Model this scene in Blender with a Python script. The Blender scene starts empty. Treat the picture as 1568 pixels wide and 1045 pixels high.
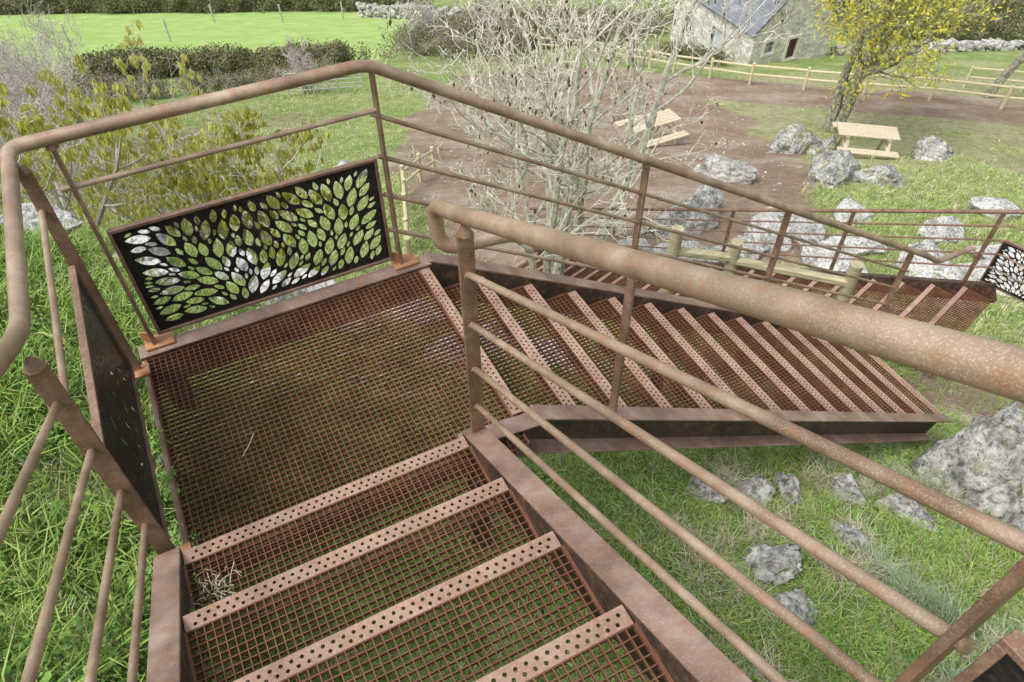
import bpy, bmesh, math, random
import numpy as np
from mathutils import Vector, Matrix, noise, Euler
random.seed(7); rng=np.random.default_rng(7)
sc=bpy.context.scene
YAW=.4622; CY,SY=math.cos(YAW),math.sin(YAW)
def W(u,v,z): return Vector((u*CY-v*SY, u*SY+v*CY, z))
def toUV(X,Y): return X*CY+Y*SY, -X*SY+Y*CY

# ---------------------------------------------------------------- materials
def newmat(name):
    m=bpy.data.materials.new(name); m.use_nodes=True; nt=m.node_tree
    return m,nt,nt.nodes["Principled BSDF"]
def N(nt,t,**k):
    n=nt.nodes.new(t)
    for a,b in k.items(): setattr(n,a,b)
    return n
def ramp(nt,stops,src=None,interp='LINEAR'):
    r=N(nt,"ShaderNodeValToRGB"); r.color_ramp.interpolation=interp
    e=r.color_ramp.elements
    while len(e)<len(stops): e.new(.5)
    for i,(p,c) in enumerate(stops):
        e[i].position=p; e[i].color=(c,c,c,1) if isinstance(c,(int,float)) else (*c,1)
    if src is not None: nt.links.new(src,r.inputs[0])
    return r
def noisen(nt,scale,detail=4,rough=.55,coord='Object',dist=0,vecscale=None):
    tc=N(nt,"ShaderNodeTexCoord"); n=N(nt,"ShaderNodeTexNoise")
    n.inputs['Scale'].default_value=scale; n.inputs['Detail'].default_value=min(detail,4); n.inputs['Roughness'].default_value=rough
    n.inputs['Distortion'].default_value=dist
    src=tc.outputs[coord]
    if vecscale:
        mp=N(nt,"ShaderNodeMapping"); mp.inputs['Scale'].default_value=vecscale; nt.links.new(src,mp.inputs[0]); src=mp.outputs[0]
    nt.links.new(src,n.inputs['Vector']); return n
def mix(nt,fac,a,b,mode='MIX'):
    m=N(nt,"ShaderNodeMix",data_type='RGBA',blend_type=mode)
    for s,v in ((m.inputs[0],fac),(m.inputs[6],a),(m.inputs[7],b)):
        if isinstance(v,(int,float)): s.default_value=v
        elif isinstance(v,tuple): s.default_value=(*v,1)
        else: nt.links.new(v,s)
    return m.outputs[2]
def bump(nt,b,src,strength=.3,dist=.01):
    n=N(nt,"ShaderNodeBump"); n.inputs['Strength'].default_value=strength; n.inputs['Distance'].default_value=dist
    nt.links.new(src,n.inputs['Height']); nt.links.new(n.outputs[0],b.inputs['Normal'])
def metalmat(name,c1,c2,c3,rough=.55,metal=.25,sc1=14,speck=220,spc=(.5,.44,.36),spa=.6,bs=.35,orange=0,simple=False):
    m,nt,b=newmat(name)
    n1=noisen(nt,sc1,4,.65); r1=ramp(nt,[(.3,c1),(.52,c2),(.72,c3)],n1.outputs[0])
    b.inputs['Metallic'].default_value=metal; b.inputs['Roughness'].default_value=rough
    if simple:
        nt.links.new(r1.outputs[0],b.inputs['Base Color']); return m
    n2=noisen(nt,speck,2,.6); r2=ramp(nt,[(.50,0.0),(.70,spa)],n2.outputs[0])
    n3=noisen(nt,3.5,3,.6); r3=ramp(nt,[(.4,.55),(.65,1.0)],n3.outputs[0])
    col=mix(nt,r2.outputs[0],r1.outputs[0],spc)
    col=mix(nt,.6,col,r3.outputs[0],'MULTIPLY')
    if orange:
        n4=noisen(nt,22,4,.7); r4=ramp(nt,[(.51,0.0),(.66,orange)],n4.outputs[0]); col=mix(nt,r4.outputs[0],col,(.38,.17,.075))
    nt.links.new(col,b.inputs['Base Color'])
    rr=ramp(nt,[(.35,rough-.12),(.7,rough+.2)],n2.outputs[0]); nt.links.new(rr.outputs[0],b.inputs['Roughness'])
    if bs: bump(nt,b,n2.outputs[0],bs,.0015)
    return m
M_RAIL=metalmat("weathered_rail_steel",(.30,.185,.12),(.43,.30,.205),(.54,.42,.31),.40,.25,7,420,(.74,.66,.54),.55,.25,.5)
M_POST=metalmat("rusty_post_steel",(.17,.092,.065),(.27,.165,.115),(.40,.28,.20),.52,.2,16,260,(.52,.42,.33),.5,0,.5)
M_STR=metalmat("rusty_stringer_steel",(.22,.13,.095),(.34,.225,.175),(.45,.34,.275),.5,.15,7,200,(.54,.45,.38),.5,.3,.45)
M_GRATE=metalmat("rusty_grating_steel",(.12,.048,.028),(.20,.085,.048),(.30,.145,.08),.6,.1,6,simple=True)
M_NOSE=metalmat("rusty_nosing_steel",(.34,.19,.135),(.47,.30,.225),(.57,.41,.32),.6,.1,9,150,(.64,.53,.44),.5,0,.55)
M_PANEL=metalmat("dark_patina_sheet",(.018,.018,.019),(.028,.028,.028),(.05,.047,.043),.38,.3,5,60,(.12,.10,.08),.3,0)
M_FOOT=metalmat("orange_rust_foot",(.42,.17,.07),(.56,.27,.12),(.5,.31,.16),.6,.1,30,120,(.5,.35,.22),.4,0)
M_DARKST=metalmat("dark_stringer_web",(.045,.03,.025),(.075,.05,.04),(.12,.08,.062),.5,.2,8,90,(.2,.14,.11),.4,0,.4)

def rockmat(name,base,light,dark,moss):
    m,nt,b=newmat(name)
    n1=noisen(nt,3.2,4,.72); r1=ramp(nt,[(.36,dark),(.47,base),(.62,light)],n1.outputs[0])
    n2=noisen(nt,24,4,.75); r2=ramp(nt,[(.41,.26),(.51,.88),(.62,1.0)],n2.outputs[0])
    col=mix(nt,.75,r1.outputs[0],r2.outputs[0],'MULTIPLY')
    n3=noisen(nt,5.5,4,.7,dist=.6)
    r3=ramp(nt,[(.54,0.0),(.60,moss)],n3.outputs[0])
    col=mix(nt,r3.outputs[0],col,(.20,.20,.05))
    nt.links.new(col,b.inputs['Base Color']); b.inputs['Roughness'].default_value=.9
    bump(nt,b,n2.outputs[0],.9,.03)
    return m
M_ROCK=rockmat("lichen_granite",(.50,.49,.46),(.74,.73,.70),(.22,.21,.19),.45)
M_ROCKM=rockmat("mossy_granite",(.44,.44,.41),(.70,.69,.66),(.18,.18,.16),.9)
M_ROCKW=rockmat("pale_granite",(.66,.65,.62),(.84,.83,.81),(.38,.37,.34),.2)

def leafmat(name,cols,trans=0):
    m,nt,b=newmat(name)
    oi=N(nt,"ShaderNodeObjectInfo"); gi=N(nt,"ShaderNodeNewGeometry")
    a=N(nt,"ShaderNodeMath",operation='ADD'); nt.links.new(oi.outputs['Random'],a.inputs[0]); nt.links.new(gi.outputs['Random Per Island'],a.inputs[1])
    h=N(nt,"ShaderNodeMath",operation='MULTIPLY'); nt.links.new(a.outputs[0],h.inputs[0]); h.inputs[1].default_value=.5
    k=len(cols); r=ramp(nt,[(.12+.76*i/(k-1),c) for i,c in enumerate(cols)],h.outputs[0])
    nt.nodes.remove(b); out=nt.nodes["Material Output"]
    d=N(nt,"ShaderNodeBsdfDiffuse"); nt.links.new(r.outputs[0],d.inputs['Color'])
    if trans:
        t=N(nt,"ShaderNodeBsdfTranslucent"); nt.links.new(r.outputs[0],t.inputs['Color'])
        m1=N(nt,"ShaderNodeMixShader"); m1.inputs[0].default_value=trans; nt.links.new(d.outputs[0],m1.inputs[1]); nt.links.new(t.outputs[0],m1.inputs[2])
        nt.links.new(m1.outputs[0],out.inputs['Surface'])
    else: nt.links.new(d.outputs[0],out.inputs['Surface'])
    return m
M_GRASS=leafmat("fresh_grass",[(.16,.255,.05),(.26,.39,.08),(.36,.48,.13),(.48,.54,.22)])
M_DRY=leafmat("dry_grass",[(.40,.35,.22),(.56,.50,.36),(.68,.63,.50)])
M_WEED=leafmat("broadleaf_weed",[(.11,.23,.055),(.20,.36,.085),(.34,.50,.15)])
M_SEDGE=leafmat("blue_sedge",[(.20,.29,.17),(.30,.39,.24),(.42,.48,.34)])
M_YEL=leafmat("yellow_leaves",[(.55,.45,.06),(.72,.64,.10),(.55,.58,.14),(.80,.72,.22)],.3)
M_BRN=leafmat("dead_brown_leaves",[(.12,.08,.05),(.21,.15,.09),(.32,.24,.16)])
M_CON=leafmat("yellow_green_sprays",[(.44,.46,.10),(.60,.60,.15),(.72,.70,.28)],.2)
M_HED=leafmat("hedge_leaves",[(.06,.09,.03),(.12,.16,.05),(.20,.24,.08),(.22,.19,.10)])
M_HEDB=leafmat("hedge_brown",[(.12,.10,.06),(.20,.17,.10),(.28,.24,.15),(.17,.21,.08)])
def barkmat(name,a,b_,c):
    m,nt,b=newmat(name); n=noisen(nt,9,4,.7); r=ramp(nt,[(.36,a),(.5,b_),(.64,c)],n.outputs[0])
    nt.links.new(r.outputs[0],b.inputs['Base Color']); b.inputs['Roughness'].default_value=.9; return m
M_BARKP=barkmat("pale_lichen_bark",(.36,.33,.26),(.62,.59,.50),(.80,.78,.66))
M_BARKD=barkmat("mossy_dark_bark",(.13,.115,.085),(.26,.25,.18),(.46,.46,.38))
M_TWIG=barkmat("grey_twigs",(.34,.30,.28),(.48,.44,.41),(.62,.58,.55))
def woodmat(name,a,b_,vs=(1,1,12)):
    m,nt,b=newmat(name); n=noisen(nt,5,4,.6,vecscale=vs); r=ramp(nt,[(.3,a),(.7,b_)],n.outputs[0])
    nt.links.new(r.outputs[0],b.inputs['Base Color']); b.inputs['Roughness'].default_value=.8; return m
M_WOOD=woodmat("treated_wood",(.50,.44,.26),(.70,.63,.42)); M_WOODB=woodmat("weathered_table_wood",(.50,.42,.30),(.70,.61,.46),(8,1,8))
M_WOODD=woodmat("mossy_post_wood",(.26,.22,.13),(.54,.48,.31))

# ---------------------------------------------------------------- mesh helpers
def addobj(name,me,mats=(),parent=None,smooth=False):
    for m in mats: me.materials.append(m)
    o=bpy.data.objects.new(name,me); sc.collection.objects.link(o)
    if smooth: me.shade_smooth()
    if parent: o.parent=parent
    return o
def empty(name,loc=(0,0,0)):
    o=bpy.data.objects.new(name,None); sc.collection.objects.link(o); o.empty_display_size=.2; return o
class MB:
    def __init__(s): s.v=[];s.f=[];s.mi=[]
    def quadbox(s,c8,mi=0):
        b=len(s.v); s.v+= [tuple(c) for c in c8]
        for q in ((0,3,2,1),(4,5,6,7),(0,1,5,4),(1,2,6,5),(2,3,7,6),(3,0,4,7)): s.f.append(tuple(b+i for i in q)); s.mi.append(mi)
    def beam(s,p0,p1,w,h,side=None,up=None,off=(0,0),mi=0):
        p0,p1=Vector(p0),Vector(p1); d=(p1-p0).normalized()
        if up is None: up=Vector((0,0,1)) if abs(d.z)<.95 else Vector((0,1,0))
        if side is None: side=d.cross(up).normalized()
        else: side=Vector(side).normalized()
        upv=side.cross(d).normalized()
        c=[]
        for p in (p0,p1):
            for a,b in ((-1,-1),(1,-1),(1,1),(-1,1)):
                c.append(p+side*(a*w/2+off[0])+upv*(b*h/2+off[1]))
        s.quadbox(c,mi)
    def tube(s,pts,r,seg=10,mi=0,taper=None,cap=True):
        pts=[Vector(p) for p in pts]; n=len(pts); b=len(s.v)
        t0=(pts[1]-pts[0]).normalized(); a=t0.orthogonal().normalized()
        for i,p in enumerate(pts):
            t=(pts[min(i+1,n-1)]-pts[max(i-1,0)]).normalized()
            a=(a-t*a.dot(t)).normalized(); c=t.cross(a)
            rr=r if taper is None else taper[i]
            for k in range(seg):
                an=2*math.pi*k/seg; s.v.append(tuple(p+a*(rr*math.cos(an))+c*(rr*math.sin(an))))
        for i in range(n-1):
            for k in range(seg):
                k2=(k+1)%seg; s.f.append((b+i*seg+k,b+i*seg+k2,b+(i+1)*seg+k2,b+(i+1)*seg+k)); s.mi.append(mi)
        if cap:
            s.f.append(tuple(b+k for k in range(seg))[::-1]); s.mi.append(mi); s.f.append(tuple(b+(n-1)*seg+k for k in range(seg))); s.mi.append(mi)
    def obj(s,name,mats,parent=None,smooth=False,bev=0):
        me=bpy.data.meshes.new(name); me.from_pydata(s.v,[],s.f); me.update()
        o=addobj(name,me,mats,parent)
        me.polygons.foreach_set("material_index",s.mi)
        if smooth:
            me.shade_smooth()
            try: me.set_sharp_from_angle(angle=math.radians(50))
            except Exception: pass
        if bev:
            m=o.modifiers.new("b","BEVEL"); m.width=bev; m.segments=2; m.limit_method='ANGLE'
        return o
def rounded(pts,rad=.06,n=5):
    pts=[Vector(p) for p in pts]; out=[pts[0]]
    for i in range(1,len(pts)-1):
        a,b,c=pts[i-1],pts[i],pts[i+1]; r=min(rad,(a-b).length*.45,(c-b).length*.45)
        p=b+(a-b).normalized()*r; q=b+(c-b).normalized()*r
        for k in range(n+1):
            t=k/n; out.append(p*(1-t)**2+b*2*t*(1-t)+q*t*t)
    out.append(pts[-1]); return out

# ---------------------------------------------------------------- terrain
D2=Vector((-.68,.735,0)).normalized(); S2=Vector((3.95,4.95,-3.05)); P2=Vector((D2.y,-D2.x,0))
sl2=.535; w2=.95
def fn(x,y,s,seed=0,oct=4):
    r=np.random.default_rng(seed); v=0;amp=1;tot=0
    for o in range(oct):
        w=0
        for k in range(5):
            a=r.uniform(0,6.283); ph=r.uniform(0,6.283); fr=r.uniform(.7,1.4)*2*math.pi/s
            w=w+np.sin((x*math.cos(a)+y*math.sin(a))*fr+ph)
        v=v+amp*w/5; tot+=amp; amp*=.55; s*=.5
    return v/tot
def smooth01(a,b,x): t=np.clip((x-a)/(b-a),0,1); return t*t*(3-2*t)
GY=np.array([-400,-12,-3,0,1.5,3,5,8,10,12,15,18,21,30,48,80,140,500]);GZ=np.array([9,5,1.25,-.15,-.7,-1.35,-2.8,-5.2,-6.35,-7.0,-8.2,-9.6,-11,-14.2,-20.5,-31.5,-48,-60.])
def h(X,Y):
    X=np.asarray(X,float);Y=np.asarray(Y,float)
    fade=np.clip((10-Y)/7,0,1)
    sl=np.where(X<0,.42,.30)
    z=np.interp(Y,GY,GZ)-sl*np.clip(X,-5,6)*fade
    u,v=toUV(X,Y)
    z=z+.30*smooth01(.46,.62,-u)*smooth01(-1.5,-1.0,-v)*smooth01(-3.2,-1.6,u)
    z=z+.06*fn(X,Y,1.3,3)*np.clip((9-np.abs(Y))/6,.3,1)+.18*fn(X,Y,9,5)*np.clip((Y-5)/10,0,1)+.6*fn(X,Y,60,8)*np.clip((Y-55)/60,0,1)
    s=(X-S2.x)*D2.x+(Y-S2.y)*D2.y; w=(X-S2.x)*P2.x+(Y-S2.y)*P2.y
    mk=smooth01(-.9,-.2,w)*(1-smooth01(1.15,1.9,w))*smooth01(-2.6,-1.8,s)*(1-smooth01(5.8,7.4,s))
    zt=S2.z-sl2*np.clip(s,0,9)-.32
    return z*(1-mk)+np.minimum(z,zt)*mk
def hz(x,y): return float(h(x,y))
def dirtmask(X,Y):
    n=.9*fn(X,Y,5,21)+.5*fn(X,Y,1.6,22)
    e=1.15-np.sqrt(((X-2.4)/5.7)**2+((Y-24.0)/14.5)**2)+.2*n
    d=smooth01(-.02,.2,e)
    yr=33.0-.60*(X-6)
    road=smooth01(-.3,.6,3.4-np.abs(Y-yr)+.6*n)*smooth01(4,6,X)
    p=smooth01(-.1,.3,.45-np.abs(X+1.2+.25*np.sin(Y*.5))+.15*n)*smooth01(7,9,Y)*(1-smooth01(17,20,Y))
    pp=smooth01(-.2,.3,.5-np.hypot((X-4.2)/1.6,(Y-4.4)/.8)*.5+.12*n)
    soil=smooth01(.12,.42,fn(X,Y,1.1,72))*smooth01(.4,1.0,X)*(1-smooth01(4,6,Y))
    return np.clip(d+.85*road+.7*p+.8*pp+.7*soil,0,1)
def drymask(X,Y):
    a_=smooth01(-.35,.35,fn(X,Y,4,51)+.25)*smooth01(6.0,8,X)*smooth01(12,16,Y)*(1-smooth01(33,36,Y))
    b_=.55*smooth01(-.1,.5,fn(X,Y,3,52))*smooth01(5,8,Y)*(1-smooth01(33,36,Y))
    return np.clip(a_+b_,0,1)
def fieldmask(X,Y):
    line=36.5+.45*(X+19)+1.0*fn(X,Y,14,31)
    return smooth01(0,1.5,Y-line)*smooth01(0,2,78-Y)*(1-smooth01(-7.5,-5,X))
def scrubmask(X,Y):
    n=fn(X,Y,6,41)
    s=smooth01(0,.6,n+.2)*smooth01(36,42,Y)*smooth01(-7,-4,X)*(1-smooth01(8,12,X))
    s2=smooth01(-.2,.5,n+.3)*(1-smooth01(-9,-6,X))*smooth01(12,16,Y)*(1-fieldmask(X,Y))*(1-smooth01(-7,0,(Y-24)-(X+14)*1.5))
    return np.clip(s+s2,0,1)
a=np.linspace(-1,1,420); gx=np.sinh(a*5.2)/np.sinh(5.2)*450
b=np.linspace(0,1,520); gy=-14+(np.sinh((b-.12)*6.0)-np.sinh(-.12*6.0))/(np.sinh(.88*6)-np.sinh(-.72))*520
GXX,GYY=np.meshgrid(gx,gy); ZZ=h(GXX,GYY)
nv=GXX.size; co=np.stack([GXX.ravel(),GYY.ravel(),ZZ.ravel()],1)
ny,nx=GXX.shape; idx=np.arange(nv).reshape(ny,nx)
fc=np.stack([idx[:-1,:-1].ravel(),idx[:-1,1:].ravel(),idx[1:,1:].ravel(),idx[1:,:-1].ravel()],1)
me=bpy.data.meshes.new("ground"); me.vertices.add(nv); me.vertices.foreach_set("co",co.ravel())
me.loops.add(fc.size); me.loops.foreach_set("vertex_index",fc.ravel()); me.polygons.add(len(fc))
me.polygons.foreach_set("loop_start",np.arange(0,fc.size,4)); me.update(calc_edges=True); me.shade_smooth()
ca=me.color_attributes.new("mask",'FLOAT_COLOR','POINT')
cc=np.ones((nv,4)); cc[:,0]=dirtmask(co[:,0],co[:,1]); cc[:,1]=fieldmask(co[:,0],co[:,1]); cc[:,2]=scrubmask(co[:,0],co[:,1]); cc[:,3]=drymask(co[:,0],co[:,1]); ca.data.foreach_set("color",cc.ravel())
m,nt,b=newmat("ground_cover")
at=N(nt,"ShaderNodeAttribute",attribute_name="mask"); sp=N(nt,"ShaderNodeSeparateColor"); nt.links.new(at.outputs['Color'],sp.inputs[0])
n1=noisen(nt,.55,4,.65); n2=noisen(nt,4.5,4,.68); n3=noisen(nt,28,3,.7)
g1=ramp(nt,[(.3,(.17,.24,.06)),(.5,(.30,.395,.12)),(.7,(.44,.50,.20))],n2.outputs[0])
g2=ramp(nt,[(.42,(0.19,.30,.08)),(.62,(.55,.52,.31))],n1.outputs[0])
gc=mix(nt,.45,g1.outputs[0],g2.outputs[0])
dark=ramp(nt,[(.35,.45),(.6,1.15)],n3.outputs[0]); gc=mix(nt,.8,gc,dark.outputs[0],'MULTIPLY')
dr=ramp(nt,[(.3,(.22,.155,.11)),(.5,(.34,.25,.185)),(.68,(.46,.37,.29)),(.82,(.60,.53,.45))],n2.outputs[0])
dr2=ramp(nt,[(.38,(.25,.175,.125)),(.5,(.36,.27,.20)),(.64,(.56,.49,.41))],n1.outputs[0]); dc=mix(nt,.5,dr.outputs[0],dr2.outputs[0]); dc=mix(nt,.5,dc,dark.outputs[0],'MULTIPLY')
fr=ramp(nt,[(.35,(.33,.50,.14)),(.6,(.44,.59,.20)),(.72,(.55,.62,.30))],n1.outputs[0]); fcx=mix(nt,.4,fr.outputs[0],dark.outputs[0],'MULTIPLY')
scb=ramp(nt,[(.3,(.12,.12,.06)),(.5,(.24,.22,.12)),(.7,(.38,.34,.22))],n2.outputs[0])
dry=ramp(nt,[(.35,(.32,.27,.17)),(.5,(.44,.40,.25)),(.7,(.56,.52,.37))],n2.outputs[0]); dryc=mix(nt,.7,dry.outputs[0],dark.outputs[0],'MULTIPLY')
dm=N(nt,"ShaderNodeMath",operation='MULTIPLY'); nt.links.new(at.outputs['Alpha'],dm.inputs[0]); dm.inputs[1].default_value=.7
c=mix(nt,dm.outputs[0],gc,dryc)
c=mix(nt,sp.outputs[2],c,scb.outputs[0]); c=mix(nt,sp.outputs[1],c,fcx)
ad=N(nt,"ShaderNodeMath",operation='MULTIPLY_ADD'); nt.links.new(n2.outputs[0],ad.inputs[0]); ad.inputs[1].default_value=.9; nt.links.new(sp.outputs[0],ad.inputs[2])
rd=ramp(nt,[(.78,0.0),(1.0,1.0)],ad.outputs[0]); c=mix(nt,rd.outputs[0],c,dc)
nt.links.new(c,b.inputs['Base Color']); b.inputs['Roughness'].default_value=.95; b.inputs['Specular IOR Level'].default_value=.1
bump(nt,b,n3.outputs[0],.8,.05)
addobj("ground",me,[m])

# ---------------------------------------------------------------- scattering
def scatter(name,pts,rots,scls,protos,parent=None):
    n=len(pts)
    me=bpy.data.meshes.new(name+"_points"); me.vertices.add(n); me.vertices.foreach_set("co",np.asarray(pts,np.float32).ravel())
    a=me.attributes.new("rot",'FLOAT_VECTOR','POINT'); a.data.foreach_set("vector",np.asarray(rots,np.float32).ravel())
    a=me.attributes.new("scl",'FLOAT','POINT'); a.data.foreach_set("value",np.asarray(scls,np.float32))
    a=me.attributes.new("idx",'INT','POINT'); a.data.foreach_set("value",rng.integers(0,len(protos),n).astype(np.int32))
    o=addobj(name,me,parent=parent)
    col=bpy.data.collections.new(name+"_parts")
    for p in protos: col.objects.link(p)
    ng=bpy.data.node_groups.new(name+"_gn","GeometryNodeTree")
    ng.interface.new_socket("Geometry",in_out='INPUT',socket_type='NodeSocketGeometry'); ng.interface.new_socket("Geometry",in_out='OUTPUT',socket_type='NodeSocketGeometry')
    gi=ng.nodes.new("NodeGroupInput"); go=ng.nodes.new("NodeGroupOutput"); ip=ng.nodes.new("GeometryNodeInstanceOnPoints")
    ci=ng.nodes.new("GeometryNodeCollectionInfo"); ci.inputs[0].default_value=col; ci.inputs['Separate Children'].default_value=True; ci.inputs['Reset Children'].default_value=True
    def na(nm,t):
        q=ng.nodes.new("GeometryNodeInputNamedAttribute"); q.data_type=t; q.inputs[0].default_value=nm; return q.outputs[0]
    er=ng.nodes.new("FunctionNodeEulerToRotation"); L=ng.links.new
    L(gi.outputs[0],ip.inputs['Points']); L(ci.outputs[0],ip.inputs['Instance']); ip.inputs['Pick Instance'].default_value=True
    L(na("idx",'INT'),ip.inputs['Instance Index']); L(na("rot",'FLOAT_VECTOR'),er.inputs[0]); L(er.outputs[0],ip.inputs['Rotation']); L(na("scl",'FLOAT'),ip.inputs['Scale'])
    L(ip.outputs[0],go.inputs[0])
    md=o.modifiers.new("gn","NODES"); md.node_group=ng
    return o
def proto(name,v,f,mats,mi=None):
    me=bpy.data.meshes.new(name); me.from_pydata(v,[],f); me.update()
    for m in mats: me.materials.append(m)
    if mi is not None: me.polygons.foreach_set("material_index",mi)
    return bpy.data.objects.new(name,me)
def tuft(name,n,hmin,hmax,rad,w,mat,bend=.5,mat2=None,p2=0):
    v=[];f=[];mi=[]
    for i in range(n):
        a=random.uniform(0,6.283); rr=rad*math.sqrt(random.random()); x,y=rr*math.cos(a),rr*math.sin(a)
        hh=random.uniform(hmin,hmax); d=random.uniform(0,6.283); bx,by=math.cos(d),math.sin(d); be=random.uniform(.1,bend)*hh
        px,py=-by*w/2,bx*w/2; b0=len(v)
        for t,ww in ((0,1),(.6,.8)):
            ox,oy=x+bx*be*t*t,y+by*be*t*t; z=hh*(t-.25*t*t*bend)
            v+= [(ox-px*ww,oy-py*ww,z),(ox+px*ww,oy+py*ww,z)]
        v.append((x+bx*be*1.2,y+by*be*1.2,hh*(1-.3*bend)))
        f+=[(b0,b0+1,b0+3,b0+2),(b0+2,b0+3,b0+4)]
        k=1 if (mat2 and random.random()<p2) else 0; mi+=[k,k]
    return proto(name,v,f,[mat]+([mat2] if mat2 else []),mi)
def leafquad(v,f,c,nrm,up,L,Wd):
    side=nrm.cross(up).normalized(); b=len(v)
    v+= [tuple(c-up*L/2),tuple(c+side*Wd/2+nrm*.1*L),tuple(c+up*L/2),tuple(c-side*Wd/2+nrm*.1*L)]; f.append((b,b+1,b+2,b+3))
def rv():
    while True:
        q=Vector((random.uniform(-1,1),random.uniform(-1,1),random.uniform(-1,1)))
        if .05<q.length<1: return q.normalized()
def weed(name,n,rad,hh,ls,mat):
    v=[];f=[]
    for i in range(n):
        a=random.uniform(0,6.283); rr=rad*math.sqrt(random.random()); c=Vector((rr*math.cos(a),rr*math.sin(a),hh*random.uniform(.2,1)*(1.2-rr/rad*.6)))
        nr=(Vector((0,0,1))+rv()*.6).normalized(); up=nr.cross(rv()).normalized(); s=ls*random.uniform(.5,1.3)
        side=nr.cross(up); b=len(v)
        for k in range(6):
            an=k/6*6.283; v.append(tuple(c+up*(math.cos(an)*s*.55)+side*(math.sin(an)*s*.38)+nr*(.10*s*math.cos(2*an))))
        f.append(tuple(range(b,b+6)))
    return proto(name,v,f,[mat])
def clump(name,n,rad,ls,mats,tw=0,twm=None,aspect=.55):
    v=[];f=[];mi=[]
    for i in range(n):
        c=rv()*rad*random.random()**.4; c.z*=.85
        leafquad(v,f,c,rv(),rv(),ls*random.uniform(.6,1.3),ls*aspect*random.uniform(.6,1.2)); mi.append(random.randrange(len(mats)))
    for i in range(tw):
        a=rv()*rad*.2; b_=a+(rv()+Vector((0,0,.6)))*rad; s=rv()*ls*.05; bb=len(v); v+=[tuple(a-s),tuple(a+s),tuple(b_)]; f.append((bb,bb+1,bb+2)); mi.append(len(mats))
    return proto(name,v,f,list(mats)+([twm] if twm else []),mi)
P_GR=[tuft("grass_a",34,.04,.11,.08,.0045,M_GRASS,.8,M_DRY,.12),tuft("grass_b",30,.03,.08,.09,.005,M_GRASS,1.0,M_DRY,.08),tuft("grass_c",32,.05,.14,.07,.004,M_GRASS,.9,M_DRY,.25),tuft("grass_d",26,.03,.07,.10,.006,M_SEDGE,1.0,M_GRASS,.5)]
P_LG=[tuft("long_grass_a",44,.08,.22,.07,.006,M_GRASS,1.2,M_WEED,.3),tuft("long_grass_b",34,.06,.18,.09,.007,M_GRASS,1.1,M_DRY,.06)]
P_WD=[weed("weed_a",34,.07,.05,.018,M_WEED),weed("weed_b",44,.08,.045,.013,M_WEED),weed("weed_c",22,.06,.07,.025,M_WEED),weed("weed_d",44,.08,.03,.010,M_GRASS)]
P_DR=[tuft("dry_a",70,.05,.15,.05,.003,M_DRY,1.3),tuft("dry_b",50,.04,.10,.08,.003,M_DRY,1.2,M_SEDGE,.3)]
P_SE=[tuft("sedge_a",110,.12,.26,.05,.0035,M_SEDGE,1.1,M_DRY,.15)]
P_FAR=[tuft("far_a",26,.05,.15,.22,.015,M_GRASS,.9,M_DRY,.2),tuft("far_b",22,.04,.12,.26,.018,M_GRASS,1.0,M_DRY,.35),tuft("far_c",18,.04,.13,.24,.014,M_DRY,1.0,M_GRASS,.4)]
def copyp(L): return [bpy.data.objects.new(o.name+"_c",o.data) for o in L]
STONES=[]
def place(name,n,xr,yr,protos,s0,s1,keep=None,tilt=.25,dz=-.01):
    X=rng.uniform(*xr,n);Y=rng.uniform(*yr,n)
    k=np.ones(n,bool)
    if keep is not None: k&=keep(X,Y)
    for (sx,sy,sr) in STONES: k&=np.hypot(X-sx,Y-sy)>sr*.72
    X,Y=X[k],Y[k]; n=len(X); Z=h(X,Y)+dz
    R=np.stack([rng.normal(0,tilt,n),rng.normal(0,tilt,n),rng.uniform(0,6.283,n)],1)
    return scatter(name,np.stack([X,Y,Z],1),R,rng.uniform(s0,s1,n),copyp(protos))

# ---------------------------------------------------------------- rocks
def rockmesh(name,sx,sy,sz,seed,sub):
    bm=bmesh.new(); bmesh.ops.create_icosphere(bm,subdivisions=sub,radius=1)
    r=random.Random(seed); off=Vector((r.uniform(-50,50),r.uniform(-50,50),r.uniform(-50,50)))
    planes=[]
    for i in range(13):
        d=Vector((r.uniform(-1,1),r.uniform(-1,1),r.uniform(-.4,1))).normalized(); planes.append((d,r.uniform(.45,.85)))
    for v in bm.verts:
        p=v.co.copy(); p*=1+.45*noise.noise(p*1.1+off*.7)
        for d,t in planes:
            q=p.dot(d)
            if q>t: p-=d*(q-t)*.97
        cr=noise.noise(p*2.6+off); p*=1+.12*noise.noise(p*1.9+off)-.15*max(0,.10-abs(cr))/.10
        if sub>3: p+=p.normalized()*(.07*noise.noise(p*4.5+off)+.045*noise.noise(p*11+off)+.02*noise.noise(p*27+off))
        v.co=Vector((p.x*sx,p.y*sy,p.z*sz))
    me=bpy.data.meshes.new(name); bm.to_mesh(me); bm.free(); return me
def rock(name,x,y,sx,sy,sz,seed,mat=M_ROCK,sub=4,sink=.3,rz=0,z=None):
    r=random.Random(seed); me=rockmesh(name,sx,sy,sz,seed,sub)
    o=addobj(name,me,[mat],smooth=True); o.location=(x,y,(hz(x,y) if z is None else z)+sz*(1-2*sink)*.6); o.rotation_euler=(r.uniform(-.15,.15),r.uniform(-.15,.15),rz)
    STONES.append((x,y,max(sx,sy)*.7)); return o
rock("lichen_boulder",3.72,2.62,1.3,.85,1.35,3,M_ROCKM,6,.22,.46)
rock("lichen_boulder",2.95,2.55,.46,.40,.55,9,M_ROCK,5,.25,.3)
rock("lichen_boulder",3.3,1.85,.55,.45,.5,10,M_ROCKM,5,.3,1.0)
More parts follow.
